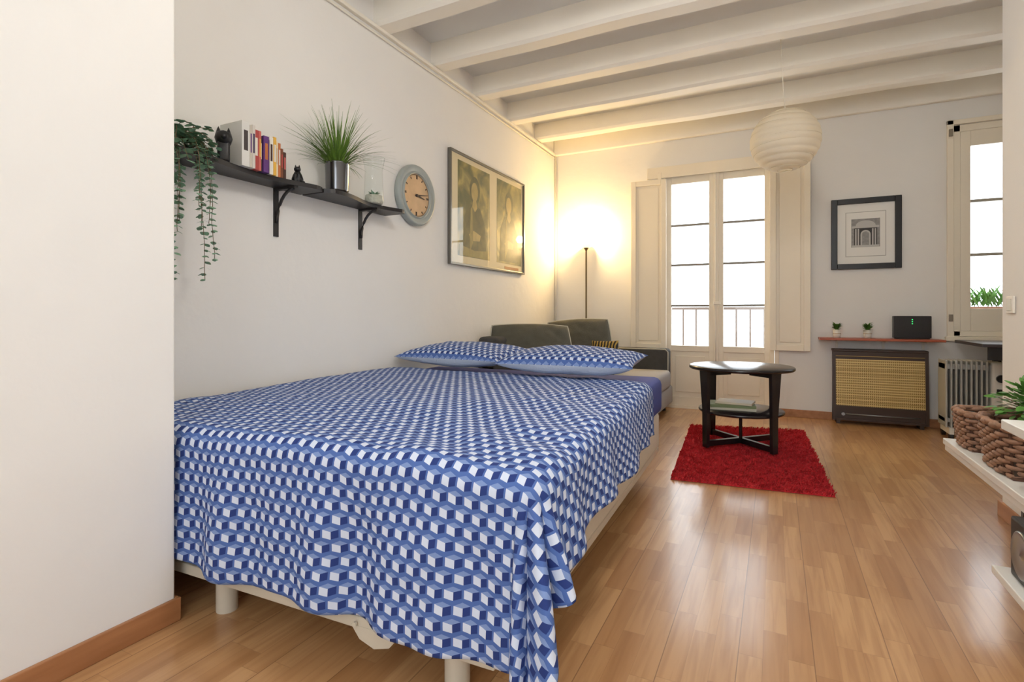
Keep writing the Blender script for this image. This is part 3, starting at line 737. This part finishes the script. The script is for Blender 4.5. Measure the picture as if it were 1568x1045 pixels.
def smallplant(name,x,y,z):
    b=MB(); M=RT((x,y,z)); b.lathe([(0,0),(.026,0),(.03,.02),(.032,.075),(.028,.075),(.026,.06),(0,.06)],0,0,24,1,M)
    for i in range(70):
        a=random.uniform(0,2*pi); e=random.uniform(.2,2)
        b.leaf((x,y,z+.06+random.uniform(0,.04)),(math.cos(a),math.sin(a),e),(0,0,1),random.uniform(.045,.07),.018,0)
    b.tube([(x-.031,y-.01,z+.04),(x-.01,y-.031,z+.04),(x+.015,y-.029,z+.04),(x+.031,y-.01,z+.04)],.0025,2)
    b.build(name,[GREEN,POTW,pm('twine',(170,140,100),.9)])
smallplant('potted_succulent',.50,5.66,.777); smallplant('potted_succulent.001',.735,5.66,.777)
b=MB(); M=RT((1.055,5.66,.777),math.radians(4))
b.box(-.135,.135,-.03,.03,.008,.20,0,M,.006); b.box(-.12,.12,-.04,.04,0,.01,0,M,.003)
for i in range(9): b.box(-.12,.12,-.0315,-.030,.02+i*.006,.022+i*.006,1,M)
for i in range(3): b.box(-.006,.001,-.032,-.0305,.13+i*.018,.136+i*.018,2,M)
b.build('wifi_router',[pm('router_black',(42,40,42),.35),BLKG,pm('led',(40,200,90),.5,emis=(60,255,130),estr=2)])
# oil radiator
b=MB(); ox,oy=1.20,5.38
for i in range(9):
    x=ox+i*.031; b.box(x,x+.014,oy-.11,oy+.11,.10,.63,0,None,.005)
b.box(ox,ox+.27,oy-.09,oy+.09,.14,.17,0); b.box(ox,ox+.27,oy-.09,oy+.09,.56,.60,0)
b.box(ox+.28,ox+.39,oy-.11,oy+.11,.11,.62,1,None,.02)
b.cyl(0,0,0,.02,.03,2,20,RT((ox+.335,oy-.11,.50),0,pi/2)); b.box(ox+.31,ox+.36,oy-.114,oy-.108,.38,.42,2)
b.box(ox+.02,ox+.05,oy-.13,oy+.13,.05,.10,1); b.box(ox+.27,ox+.30,oy-.13,oy+.13,.05,.10,1)
for x in (ox+.035,ox+.285):
    for y in (oy-.11,oy+.11): b.cyl(0,0,-.012,.012,.028,2,16,RT((x,y,.028),0,0,pi/2))
b.build('oil_radiator',[RADI,RADW,BLKG])
# desk + chair
b=MB(); dz=.775
b.box(1.36,2.45,5.02,5.70,dz-.025,dz,1,None,.003)
for x in (1.60,2.39):
    for y in (5.03,5.64): b.box(x,x+.045,y,y+.045,0,dz-.025,0)
b.box(1.40,2.42,5.05,5.07,dz-.12,dz-.025,0)
b.build('writing_desk',[BLK,pm('desk_top',(64,58,58),.35)])
b=MB(); M=RT((1.85,4.75,0),.15)
b.box(-.2,.2,-.2,.2,.43,.47,0,M,.015)
for x in (-.18,.18):
    b.box(x-.015,x+.015,.165,.195,0,.45,0,M); b.box(x-.015,x+.015,-.195,-.165,0,.88,0,M)
for z in (.56,.68,.80): b.box(-.18,.18,-.19,-.17,z,z+.06,0,M)
b.build('desk_chair',[BLK])
# ------------------------------------------------------------------ right wall shelves with baskets
sh=empty('media_shelf_unit'); XS=XR-.002
b=MB()
b.box(.655,XS,.9,2.92,.430,.455,0,None,.003)
b.box(.66,XS,.9,2.91,.405,.430,0,None,.003)
b.build('lower_shelf',[SHW],sh)
b=MB(); b.box(.62,XS,.9,2.13,.645,.675,0,None,.003); b.build('upper_shelf',[SHW],sh)
b=MB(); b.box(.60,XS,.9,2.14,.195,.22,0,None,.003); b.build('bottom_shelf',[SHW],sh)
b=MB()
b.box(.90,.925,2.85,2.875,0,.405,0); b.box(.93,.955,.988,1.012,0,.2,0)
b.box(.93,.95,2.08,2.10,0,.195,0)
b.box(.93,.955,1.2,1.225,.455,.65,0)
b.build('shelf_post',[BLKG],sh)
b=MB(); M=RT((.715,2.0,.2205),math.radians(0))
b.box(-.085,.085,-.09,.09,0,.175,0,M,.006)
Ms=M@RT((-.085,0,.087))@Matrix.Rotation(-pi/2,4,'Y')
b.lathe([(.065,0),(.068,.005),(.062,.008),(.05,.004),(.02,.002),(0,.008)],0,0,32,1,Ms)
Ms=M@RT((0,-.09,.087))@Matrix.Rotation(pi/2,4,'X')
b.lathe([(.065,0),(.068,.005),(.062,.008),(.05,.004),(.02,.002),(0,.008)],0,0,32,1,Ms)
b.build('speaker_box',[pm('speaker_body',(36,36,38),.5),SILV])
def basket(name,cx,cy,z,w,d,h):
    b=MB(); N_=56
    def ring(zz,sc,ph,amp):
        pts=[]
        for i in range(N_):
            a=2*pi*i/N_; c,s_=math.cos(a),math.sin(a); k=(abs(c)**4+abs(s_)**4)**-.25
            o=amp*(1 if (i//2+ph)%2 else -1)
            pts.append((cx+c*k*(w/2*sc+o),cy+s_*k*(d/2*sc+o),zz))
        return pts
    rows=int(h/.016)
    for i in range(rows):
        t=i/rows; b.tube(ring(z+.009+t*(h-.024),.88+.12*t,i%2,.006),.0078,0,6,True)
    for i in range(0,N_,2):
        a=2*pi*(i+.5)/N_; c,s_=math.cos(a),math.sin(a); k=(abs(c)**4+abs(s_)**4)**-.25
        b.tube([(cx+c*k*w/2*.88,cy+s_*k*d/2*.88,z+.002),(cx+c*k*w/2,cy+s_*k*d/2,z+h-.01)],.005,1,5)
    b.tube(ring(z+h-.008,1.0,0,.004),.011,0,6,True); b.tube(ring(z+h-.001,1.01,1,.004),.009,0,6,True)
    b.box(cx-w*.42,cx+w*.42,cy-d*.42,cy+d*.42,z,z+.01,1)
    b.box(cx-w*.40,cx+w*.40,cy-d*.40,cy+d*.40,z+.01,z+h*.7,2)
    b.build(name,[WICK,pm('wicker_dark',(96,66,50),.8),pm('linen',(70,56,44),.9)])
basket('wicker_basket',.79,2.755,.4555,.24,.22,.15)
basket('wicker_basket.001',.80,2.41,.4555,.26,.34,.17)
b=MB(); random.seed(21); pc=Vector((.84,2.48,.578))
b.lathe([(0,0),(.05,0),(.06,.08),(0,.075)],0,0,16,2,RT(pc))
for i in range(420):
    a=random.uniform(0,2*pi); e=random.uniform(-.1,1.3); rr=random.uniform(.04,.14)
    d=Vector((math.cos(a)*math.cos(e),math.sin(a)*math.cos(e),math.sin(e)*.8)); p=pc+Vector((0,0,.07))+d*rr
    b.leaf(p,(d.x,d.y,d.z+random.uniform(-.5,.3)),(random.uniform(-.4,.4),random.uniform(-.4,.4),1),random.uniform(.022,.04),.022,0)
    if i%8==0: b.tube([pc+Vector((0,0,.07)),p],.0015,1,4)
b.build('leafy_potted_plant',[GREEN,STEM,POTW])
# light switch
b=MB(); b.box(XR-.012,XR-.001,3.25,3.33,1.0,1.08,0,None,.003); b.box(XR-.016,XR-.011,3.265,3.315,1.012,1.068,1,None,.002); b.build('light_switch',[TRIMW,pm('switch_cap',(214,208,190),.4)])
# ------------------------------------------------------------------ light
W=bpy.data.worlds.new('World'); S.world=W; W.use_nodes=True
bg=W.node_tree.nodes['Background']; bg.inputs[0].default_value=(.88,.945,1,1); bg.inputs[1].default_value=5.0
def ceil_fill(name,x,y,e,col):  # fill light added out of view, dressed as an opal ceiling fitting
    b=MB(); b.lathe([(0,2.78),(.12,2.79),(.17,2.83),(.18,2.90),(.06,2.93),(.06,ZC)],x,y,32,0)
    b.build(name,[pm(name+'_opal',(245,245,240),.4,emis=(255,250,240),estr=3)])
    point(name+'_bulb',(x,y,2.66),e,col,.16)
ceil_fill('ceiling_fill_light',-.1,-.80,9,(.60,.78,1))  # added cool fill behind the camera, no known fixture
ceil_fill('ceiling_fill_light.001',.0,1.40,40,(1,.975,.94))  # added main fill above the frame, brightens left wall and room depth
cam=bpy.data.cameras.new('Camera'); cam.lens=18.67; cam.sensor_width=36; cam.shift_y=-.0271; cam.clip_start=.05
co=bpy.data.objects.new('Camera',cam); co.location=(0,0,1.0); co.rotation_euler=(pi/2,0,math.radians(26.4)); S.collection.objects.link(co); S.camera=co
S.view_settings.view_transform='Standard'
